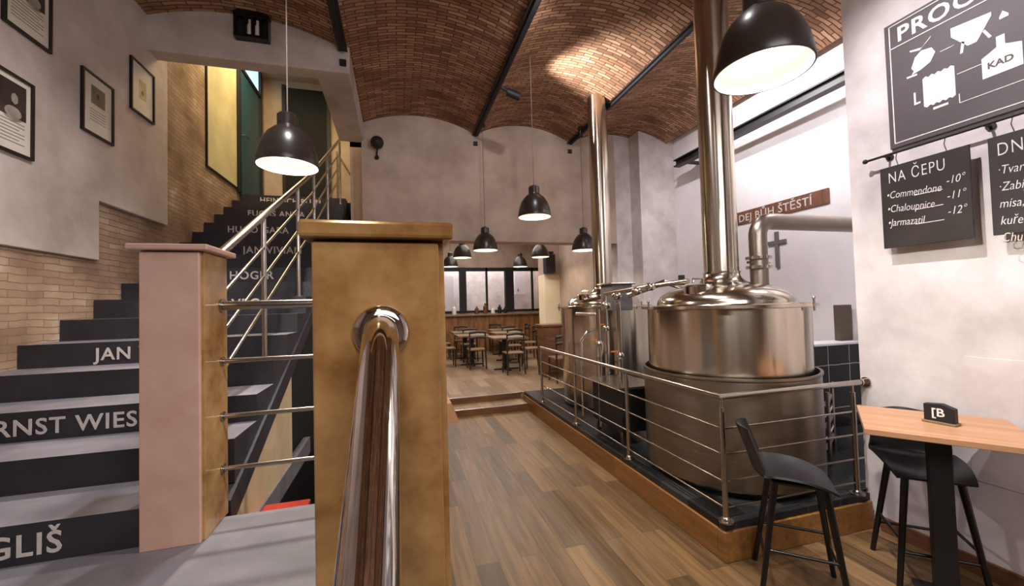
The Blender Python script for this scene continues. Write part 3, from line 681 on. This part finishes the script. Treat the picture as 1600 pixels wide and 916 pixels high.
# ---- bar stools
def stool(name_label, c, ang):
    t = thing('bar_stool', name_label, 'bar stool', c, 'black bar stools')
    # local frame: x forward, back at -x
    nx, ny = 14, 12; vs = []; 
    def surf(u_, v_):
        # u 0 = top of back .. 1 = front edge ; v -1..1
        if u_ < .34:
            q = u_/.34; x = -.255+.07*q; z = .92-.22*q; wdt = .125+.06*q**.8
            x += .055*(v_*v_); z -= .02*v_*v_*(1-q)
        elif u_ < .5:
            q = (u_-.34)/.16; a_ = q*pi/2
            x = -.185+.075*(1-cos(a_))+.0; z = .70-.065*sin(a_); wdt = .185+.012*q
            x += .055*(v_*v_)*(1-q); z += .048*v_*v_*q
        else:
            q = (u_-.5)/.5; x = -.11+.305*q; z = .635+.012*q-.03*q**4; wdt = .197-.03*q**3
            z += .048*v_*v_*(1-q**2)
        return Vector((x, v_*wdt, z))
    th = .012; top = []; bot = []
    for i in range(nx*2+1):
        for j in range(ny+1):
            u_ = i/(nx*2); v_ = -1+2*j/ny; p = surf(u_, v_)
            e = 1e-3; du = surf(min(u_+e, 1), v_)-surf(max(u_-e, 0), v_); dv = surf(u_, v_+e)-surf(u_, v_-e)
            nrm = du.cross(dv).normalized(); top.append(p); bot.append(p-nrm*th)
    w_ = ny+1; k = len(top); fs = []
    for i in range(nx*2):
        for j in range(ny):
            a_ = i*w_+j; fs += [(a_, a_+1, a_+w_+1, a_+w_), (k+a_, k+a_+w_, k+a_+w_+1, k+a_+1)]
    L = nx*2*w_
    for j in range(ny): fs += [(j, k+j, k+j+1, j+1), (L+j, L+j+1, k+L+j+1, k+L+j)]
    for i in range(nx*2):
        a_ = i*w_; fs += [(a_, a_+w_, k+a_+w_, k+a_), (a_+ny, k+a_+ny, k+a_+w_+ny, a_+w_+ny)]
    ca_, sa_ = cos(ang), sin(ang)
    def W(p): p = Vector(p); return Vector((c[0]+p.x*ca_-p.y*sa_, c[1]+p.x*sa_+p.y*ca_, p.z))
    mb = MB().add([W(p) for p in top+bot], fs); mb.build('seat_shell', m_seat, t, smooth=True)
    feet = {}
    for sx in (-1, 1):
        for sy in (-1, 1):
            tp = Vector((.03+sx*.115, sy*.115, .627)); ft = Vector((.02+sx*.2, sy*.19, 0))
            feet[(sx, sy)] = (tp, ft)
            MB().tube([W(tp), W(ft)], [.0185, .0135], 12).build('leg', m_black, t, smooth=True)
    def at(k_, z_): a_, b_ = feet[k_]; q = (a_.z-z_)/a_.z; return a_+(b_-a_)*q
    for k1_, k2_, z_ in (((1, -1), (1, 1), .2), ((-1, -1), (-1, 1), .2), ((-1, 1), (1, 1), .26), ((-1, -1), (1, -1), .26)):
        MB().tube([W(at(k1_, z_)), W(at(k2_, z_))], .0085, 10).build('footrest', m_black, t, smooth=True)
    MB().obox(W((.03, 0, .619)), Vector((ca_, sa_, 0))*.13, Vector((-sa_, ca_, 0))*.12, Vector((0, 0, .006))).build('seat_frame', m_black, t)
    return t
stool('black bar stool in front of the platform railing, turned sideways', (2.15, 1.85, 0), radians(-42))
stool('black bar stool tucked behind the bar table against the wall', (2.965, 1.70, 0), radians(-131))

# ================================================================== ON THE WALLS
Yd = Vector((0, -1, 0))                        # reading direction on the right wall (towards the viewer)
# ---- big process sign
sg = thing('brewing_sign', 'large grey sign with white brewing diagrams high on the right wall', 'sign', (XR, 1.2, 3.0))
y0_, y1_, z0_, z1_ = 1.915, .55, 2.63, 3.47
MB().box(XR-.02, XR-.001, y1_, y0_, z0_, z1_).build('board', m_sign, sg, bevel=.002)
ln = MB()
def hl(y_a, y_b, z_, t_=.006): ln.box(XR-.0225, XR-.02, min(y_a, y_b), max(y_a, y_b), z_-t_/2, z_+t_/2)
def vl(y_, za, zb, t_=.006): ln.box(XR-.0225, XR-.02, y_-t_/2, y_+t_/2, za, zb)
hl(y0_-.03, y1_+.03, z0_+.03); hl(y0_-.03, y1_+.03, z1_-.02); vl(y0_-.03, z0_+.03, z1_-.02); vl(y1_+.03, z0_+.03, z1_-.02); hl(y0_-.03, y1_+.03, z1_-.172)
hl(1.63, 1.565, 3.13, .004); hl(1.56, 1.455, 2.95, .004); hl(1.555, .9, 2.775, .004); vl(1.555, 2.775, 2.83, .004)
ln.build('border_lines', m_chalk, sg)
text('lettering', 'PROCES VÝROBY', .135, m_chalk, sg, (XR-.0212, y0_-.07, z1_-.142), Yd, U3, 'LEFT', .0008, 1.0, .003, 1.1)
def icon(poly, mat=m_chalk, nm='diagram'):
    return MB().prism([(XR-.0222, y_, z_) for y_, z_ in poly], (.0022, 0, 0)).build(nm, mat, sg)
def yz(cy, cz, pts, s1=1., s2=1.): return [(cy-a_*s1, cz+b_*s2) for a_, b_ in pts]      # a runs along the reading direction
icon(yz(1.712, 3.13, [(-.075, -.03), (-.05, .05), (-.01, .085), (.05, .07), (.07, .02), (.04, -.045), (-.02, -.075), (-.075, -.085), (-.06, -.06)], .85, .75))
icon(yz(1.712, 3.13, [(-.08, .11), (-.02, .09), (.05, .15), (.055, .165), (-.005, .105), (-.085, .125)], .8, .78))
icon(yz(1.73, 3.13, [(-.08, -.095), (-.02, -.1), (-.02, -.085), (-.08, -.08)], .9, .8))
icon(yz(1.487, 3.15, [(-.14, .13), (.13, .1), (.13, .07), (.03, -.09), (-.03, -.09), (-.14, .05)], .64, .68))
icon(yz(1.487, 3.15, [(-.07, -.03), (-.085, -.13), (-.065, -.13), (-.05, -.04)], .64, .68)); icon(yz(1.487, 3.15, [(.07, -.03), (.105, -.105), (.125, -.1), (.085, -.02)], .64, .68))
zig = [(-.095, -.1)]+[(-.095+.019*i, -.1-(.012 if i % 2 else 0)) for i in range(1, 10)]+[(.095, -.1), (.095, .1)]+[(.095-.019*i, .1+(.012 if i % 2 else 0)) for i in range(1, 10)]+[(-.095, .1)]
icon(yz(1.646, 2.92, zig, .8, .88))
icon(yz(1.646, 2.92, [(-.04, -.135), (.05, -.135), (.05, -.12), (-.04, -.12)], .8, .95))
icon(yz(1.755, 2.905, [(-.02, -.05), (.02, -.05), (.02, -.035), (-.008, -.035), (-.008, .05), (-.02, .05)], .8, .8))
icon(yz(1.36, 3.18, [(-.02, -.04), (.03, -.04), (.03, -.02), (.0, .02), (-.02, -.02)], .7, .7))
icon(yz(1.375, 2.92, [(-.14, -.11), (.14, -.11), (.14, .115), (.05, .15), (.03, .16), (.03, .26), (-.03, .26), (-.03, .16), (-.08, .13), (-.14, .10)], .56, .56))
text('lettering', 'KAD', .05, m_sign, sg, (XR-.0232, 1.432, 2.905), Yd, U3, 'LEFT', .0008, 1, .001)
icon(yz(1.2, 3.15, [(-.1, -.08), (.1, -.08), (.1, .14), (-.1, .14)], .7, .9))
# ---- rod carrying the chalkboards
rd = thing('hanging_rod', 'black wall rod carrying the chalkboards below the grey sign', 'rod', (XR-.08, 1.5, 2.58))
XC = XR-.075
MB().tube([(XC, 2.03, 2.585), (XC, .7, 2.585)], .008, 10).build('bar', m_blackmat, rd, smooth=True)
MB().ball((XC, 2.035, 2.585), .016, 12, 8).build('finial', m_blackmat, rd, smooth=True)
for y_ in (1.93, 1.44, .9):
    MB().tube([(XC, y_, 2.585), (XR-.001, y_, 2.585)], .007, 8).tube([(XR-.01, y_, 2.585), (XR-.001, y_, 2.585)], .022, 14).build('bracket', m_blackmat, rd, smooth=True)
def board(label, ya, yb, rows, title, yt):
    t = thing('chalkboard', label, 'chalkboard', (XC, (ya+yb)/2, 2.2), 'chalkboards on the rod')
    MB().box(XC-.008, XC+.008, yb, ya, 1.96, 2.50).build('panel', m_board, t, bevel=.002)
    for y_ in (ya-.1, yb+.1):
        MB().tube([(XC-.0, y_, 2.5), (XC, y_+.01, 2.545), (XC, y_, 2.597)], .003, 8).build('hook', m_rail, t, smooth=True)
    text('lettering', title, .1, m_chalk, t, (XC-.0088, yt, 2.39), Yd, U3, 'LEFT', .0005, .64, -.001, 1.15)
    for i, (s_, n_) in enumerate(rows):
        z_ = 2.29-i*.092
        text('lettering', s_, .068, m_chalk, t, (XC-.0088, ya-.03, z_), Vector((0, -1, -.08)), U3, 'LEFT', .0005, .68, -.0006, 1., .25)
        if n_: text('lettering', n_, .066, m_chalk, t, (XC-.0088, yb+.02, z_+.01), Yd, U3, 'RIGHT', .0005, .75, -.0006, 1., .25)
        MB().box(XC-.0092, XC-.0082, ya-.32, ya-.18, z_-.016, z_-.012).build('underline', m_chalk, t)
board('chalkboard with the beers on tap and prices, left of the pair', 1.945, 1.50, [('•Commendone', '-10°'), ('•Chaloupnice', '-11°'), ('•Jarmazatil', '-12°')], 'NA ČEPU', 1.90)
board('chalkboard with the daily dishes, cut off by the picture edge', 1.423, .98, [('·Tvarůžky', ''), ('·Zabijačka', ''), ('mísa, ku', ''), ('kuřecí', ''), ('Chuťov', '')], 'DNES', 1.39)
# ---- flush hatch in the wall
hp = MB().box(XR-.004, XR-.0005, .9, 1.61, .55, 1.272).build('access_hatch', m_plaster, None, bevel=.002)
tag(hp, 'flush white access hatch in the right wall behind the bar table', 'hatch')
# ---- wooden motto sign, cross, black pipe in the recess
ms = thing('wooden_sign', 'narrow brown wooden sign with pale letters on the white recess wall', 'sign', (XB, 4.3, 2.86))
MB().box(XB-.02, XB-.001, 3.6, 4.98, 2.765, 2.95).build('plank', m_signwood, ms, bevel=.003)
text('lettering', 'DEJ BŮH ŠTĚSTÍ', .15, m_letter, ms, (XB-.021, 4.93, 2.80), Yd, U3, 'LEFT', .0008, 1.02, .001, 1.05)
cr = MB().box(XB-.025, XB-.001, 4.29, 4.345, 2.06, 2.55).box(XB-.024, XB-.001, 4.18, 4.455, 2.375, 2.43).build('wall_cross', m_iron, None, bevel=.003)
tag(cr, 'plain grey cross on the white wall under the wooden sign', 'cross')
pb = thing('wall_beam', 'long black steel channel running along the white recess wall under the vault', 'beam', (4.62, 4.4, 3.97))
MB().box(4.56, 4.68, 2.3, 5.82, 3.915, 3.935).box(4.56, 4.68, 2.3, 5.82, 4.015, 4.035).box(4.61, 4.625, 2.3, 5.82, 3.935, 4.015).build('channel', m_beam, pb)
for y_ in (2.5, 5.7): MB().box(4.62, XB-.001, y_-.02, y_+.02, 3.95, 4.0).build('bracket', m_beam, pb)
# ---- framed pictures on the left wall
def picture(label, ya, yb, za, zb, kind):
    X = XL+.001
    t = thing('picture_frame', label, 'picture', (X, (ya+yb)/2, (za+zb)/2), 'framed pictures on the left wall')
    f = .016; mb = MB()
    mb.box(X, X+.022, ya, yb, za, za+f).box(X, X+.022, ya, yb, zb-f, zb).box(X, X+.022, ya, ya+f, za+f, zb-f).box(X, X+.022, yb-f, yb, za+f, zb-f)
    mb.build('frame', m_frame, t)
    MB().box(X, X+.008, ya+f, yb-f, za+f, zb-f).build('mat_paper', m_paper, t)
    xw = X+.0085; yc = (ya+yb)/2; w2 = (yb-ya)/2; hh = zb-za
    if kind == 'big':
        MB().box(xw-.001, xw+.001, ya+.05, yb-.05, za+hh*.46, zb-.05).build('photo_print', m_photo, t)
        MB().ball((xw, yc+.05, za+hh*.70), .06, 14, 10, (.02, .8, 1.15)).ball((xw, yc+.04, za+hh*.52), .08, 14, 10, (.018, 1.1, .7)).build('portrait_print', m_skin, t)
        li = MB()
        for i in range(7): li.box(xw-.001, xw+.0006, ya+.06, yb-.06-(.04 if i % 3 == 2 else 0), za+hh*.40-i*.022, za+hh*.40-i*.022+.005)
        li.build('text_lines', m_ink, t)
    elif kind == 'mid':
        MB().box(xw-.001, xw+.001, yc-.075, yc+.085, za+hh*.52, zb-.09).build('photo_print', m_photo2, t)
        MB().ball((xw, yc, za+hh*.68), .04, 14, 10, (.03, .8, 1.15)).build('portrait_print', m_photo, t)
        li = MB()
        for i in range(5): li.box(xw-.001, xw+.0006, ya+.09, yb-.09, za+hh*.42-i*.022, za+hh*.42-i*.022+.004)
        li.build('text_lines', m_ink, t)
    else:
        MB().box(xw-.001, xw+.0008, yc-.05, yc+.06, za+hh*.34, zb-.15).build('drawing_print', m_drawing, t)
        MB().ball((xw, yc, za+hh*.46), .035, 14, 10, (.03, .9, 1.1)).build('portrait_print', m_photo2, t)
    return t
picture('framed picture at the top left, cut off by the upper picture edge', 3.24, 3.605, 3.52, 4.06, 'big')
picture('framed dark portrait with text, lower left, cut off by the picture edge', 3.095, 3.463, 2.70, 3.215, 'big')
picture('framed portrait with a small grey photo, third from the left', 3.90, 4.263, 3.113, 3.614, 'mid')
picture('framed pale ochre drawing nearest the stair lintel', 4.503, 4.875, 3.566, 4.066, 'pale')
po = MB().box(XL-.034, XL-.02, 6.17, 7.19, 3.6, 5.5).build('wall_poster', m_cream, None, bevel=.003)
tag(po, 'tall cream poster on the stone wall high up the stairs', 'poster')
pk = MB().box(XL-.0341, XL-.015, 6.14, 6.17, 3.57, 5.53).box(XL-.0341, XL-.015, 7.19, 7.22, 3.57, 5.53).box(XL-.0341, XL-.015, 6.17, 7.19, 3.57, 3.6).build('poster_frame', m_frame, po)
# ---- lantern box on the lintel
la = thing('wall_lantern', 'black house shaped lantern box with pale panes on the stair lintel', 'lantern', (-1.39, YA, 4.6))
x0, x1, ya, yb, za, zb = -1.57, -1.25, 4.69, YA-.001, 4.5, 4.74
fr = MB()
fr.box(x0, x1, ya, yb, za, za+.03).box(x0, x1, ya, yb, zb-.03, zb)
for x_ in (x0, -1.478, -1.41, -1.335, x1-.022): fr.box(x_, x_+.022, ya, ya+.02, za+.03, zb-.03)
fr.box(x0, x0+.02, ya+.02, yb, za+.03, zb-.03).box(x1-.02, x1, ya+.02, yb, za+.03, zb-.03)
fr.prism([(x0-.01, ya-.01, zb), (x1+.01, ya-.01, zb), (-1.33, ya-.01, zb+.06), (-1.5, ya-.01, zb+.06)], (0, yb-ya+.005, 0))
fr.build('housing', m_black, la)
MB().box(x0+.02, x1-.02, ya+.06, yb-.001, za+.03, zb-.03).build('inner_back', m_dark, la)
for x_ in (-1.465, -1.392): MB().tube([(x_+.035, ya+.035, za+.03), (x_+.035, ya+.035, za+.14), (x_+.035, ya+.035, za+.16), (x_+.035, ya+.035, za+.2)], [.026, .026, .014, .016], 14).build('candle_glass', m_paper, la, smooth=True)
# ---- speakers
sp = thing('wall_speaker', 'round black speaker in the corner of the far wall above the stairs', 'speaker', (-.27, YF, 4.25))
MB().ball((-.26, 6.6, 4.25), .1, 20, 12).build('body', m_blackmat, sp, smooth=True)
MB().tube([(-.26, 6.6, 4.18), (-.27, 6.66, 4.08), (-.27, YF-.001, 4.05)], .014, 10).ball((-.27, YF-.02, 4.04), .035, 12, 8).build('bracket', m_blackmat, sp, smooth=True)
ws = thing('wall_speaker', 'black box speaker on a bracket at the pale hall pier', 'speaker', (3.6, 9.4, 2.6))
MB().box(3.48, 3.72, 9.2, 9.42, 2.4, 2.86).build('body', m_blackmat, ws, bevel=.01)
MB().box(3.3, 3.75, 9.38, 9.499, 2.9, 2.95).box(3.56, 3.64, 9.42, 9.499, 2.5, 2.6).build('bracket', m_blackmat, ws)
# ---- track spotlight
ts = thing('track_spotlight', 'small black spotlight fixed to the middle ceiling beam', 'spotlight', (1.36, 5.0, 4.48))
MB().tube([(1.34, 5.0, 4.47), (1.44, 5.0, 4.43)], .02, 10).build('arm', m_blackmat, ts, smooth=True)
MB().tube([(1.42, 5.0, 4.42), (1.59, 5.0, 4.37)], .05, 20).build('head', m_blackmat, ts, smooth=True)
# ---- red box glimpsed behind the balustrade
rb = thing('storage_box', 'red box standing low behind the steel balustrade', 'box', (-.68, 2.75, .2))
MB().box(-.8, -.56, 2.62, 2.86, -.599, .43).build('body', m_red, rb, bevel=.01)
MB().box(-.81, -.55, 2.61, 2.87, .43, .46).build('lid', m_red, rb, bevel=.008)

# ================================================================== THE HALL
bar = thing('bar_counter', 'long wooden bar counter at the back of the hall', 'bar', (1.9, 13.0, .2))
MB().box(-.45, 5.15, 12.7, 13.2, .2, 1.34).build('front', m_barwood, bar)
MB().box(-.45, 5.15, 12.6, 13.3, 1.34, 1.39).build('worktop', m_tabletop, bar, bevel=.008)
for i in range(11): MB().box(-.2+i*.5, -.16+i*.5, 12.68, 12.7, .22, 1.32).build('panel_batten', m_brown, bar)
# things on the bar
for i, (x_, h_, m_) in enumerate(((1.72, .3, m_whiteboard), (2.45, .24, m_brown), (2.72, .34, m_brown), (2.98, .2, m_whiteboard), (3.2, .28, m_blackmat), (3.4, .22, m_blackmat))):
    o = MB().lathe([(.06, 1.39), (.07, 1.42), (.065, 1.39+h_*.7), (.028, 1.39+h_*.82), (.028, 1.39+h_)], (x_, 12.85+.03*(i % 2), 0), 16).build('bottle', m_, None, smooth=True)
    tag(o, ['white jug at the left end of the hall bar', 'shorter brown bottle on the hall bar', 'taller brown bottle on the hall bar', 'short white jug in the middle of the hall bar', 'taller dark bottle before the window post on the hall bar', 'shorter dark bottle at the right end of the hall bar'][i], 'bottle', 'bottles and jugs on the bar')
for lb, x0, x1, za, zb in (('white notice panel behind the glazing left of the first dark post', 1.5, 1.95, 1.5, 2.75), ('white notice panel behind the glazing right of the second dark post', 4.25, 4.65, 2.05, 2.85)):
    o = MB().box(x0, x1, 14.6, 14.64, za, zb).build('notice_panel', m_whiteboard, None); tag(o, lb, 'panel')
    MB().box(x0+.1, x0+.14, 14.6, 14.98, za+.1, za+.2).build('wall_bracket', m_blackmat, o)
def dining_table(lb, x, y):
    t = thing('dining_table', lb, 'table', (x, y, .2), 'tables in the hall')
    MB().box(x-.38, x+.38, y-.38, y+.38, .91, .945).build('table_top', m_tabletop, t, bevel=.004)
    MB().box(x-.05, x+.05, y-.05, y+.05, .22, .91).build('column', m_blackmat, t)
    MB().box(x-.28, x+.28, y-.04, y+.04, .2, .225).box(x-.04, x+.04, y-.28, y+.28, .2, .225).build('base', m_blackmat, t)
    return t
tl = ['nearest dining table in the hall, right of the step', 'dining table in the left row of the hall, nearest to the steps', 'dining table in the right row of the hall, in the middle', 'dining table in the left row of the hall, closest to the bar', 'dining table in the right row of the hall, closest to the bar']
tpos = [(2.35, 8.95), (1.75, 10.0), (2.75, 10.4), (1.8, 11.3), (2.95, 11.7)]
for lb, (x, y) in zip(tl, tpos): dining_table(lb, x, y)
def chair_proto():
    t = thing('dining_chair', '', 'chair', (0, 0, 0))
    MB().box(-.2, .2, -.2, .2, .43, .46).build('seat', m_tabletop, t, bevel=.008)
    MB().tube([(-.19, .185, .72), (0, .215, .74), (.19, .185, .72)], .03, 8).build('backrest', m_chairwood, t, smooth=True)
    MB().tube([(-.19, .19, .84), (0, .22, .86), (.19, .19, .84)], .03, 8).build('top_rail', m_chairwood, t, smooth=True)
    for sx in (-1, 1):
        MB().tube([(sx*.18, -.18, .43), (sx*.19, -.19, 0)], [.02, .015], 8).build('leg', m_chairwood, t, smooth=True)
        MB().tube([(sx*.18, .19, .86), (sx*.18, .185, .43), (sx*.19, .21, 0)], [.016, .02, .015], 8).build('leg', m_chairwood, t, smooth=True)
    MB().tube([(-.185, -.185, .2), (.185, -.185, .2)], .01, 6).build('stretcher', m_chairwood, t, smooth=True)
    return t
cp = chair_proto(); cl_ = []
sd_ = {'near': (0, -.62, pi), 'far': (0, .62, 0), 'left': (-.62, 0, pi/2), 'right': (.62, 0, -pi/2)}
for ti, sides in enumerate((('near', 'right'), ('near', 'left'), ('near', 'right'), ('near', 'left', 'far'), ('near', 'right', 'far'))):
    for q in sides:
        dx, dy, rz = sd_[q]; cl_.append((tpos[ti][0]+dx, tpos[ti][1]+dy, rz, ti, q))
tn = ['the nearest hall table', 'the front table of the left hall row', 'the middle table of the right hall row', 'the last table of the left hall row', 'the last table of the right hall row']
for i, (x, y, rz, ti, q) in enumerate(cl_):
    c = cp if i == 0 else copy_tree(cp)
    c.location = (x, y, .2); c.rotation_euler = (0, 0, rz)
    c['group'] = 'wooden chairs in the hall'; c['label'] = 'dark wooden chair at the %s side of %s' % (q, tn[ti])
hc = thing('host_cabinet', 'brown wooden cabinet in the hall beside the far kettle', 'cabinet', (3.0, 7.75, .2))
MB().box(2.78, 3.45, 7.6, 8.0, .2, 1.2).build('body', m_brown, hc, bevel=.006)
MB().box(2.74, 3.49, 7.56, 8.04, 1.2, 1.24).build('worktop', m_brown, hc, bevel=.006)
for x_ in (2.8, 3.125): MB().box(x_, x_+.305, 7.585, 7.6, .28, 1.16).build('door', m_brown, hc, bevel=.004)
hs = copy_tree(cp); hs.location = (2.95, 7.12, .2); hs.rotation_euler = (0, 0, pi); hs['label'] = 'dark wooden chair in front of the brown hall cabinet beside the far kettle'
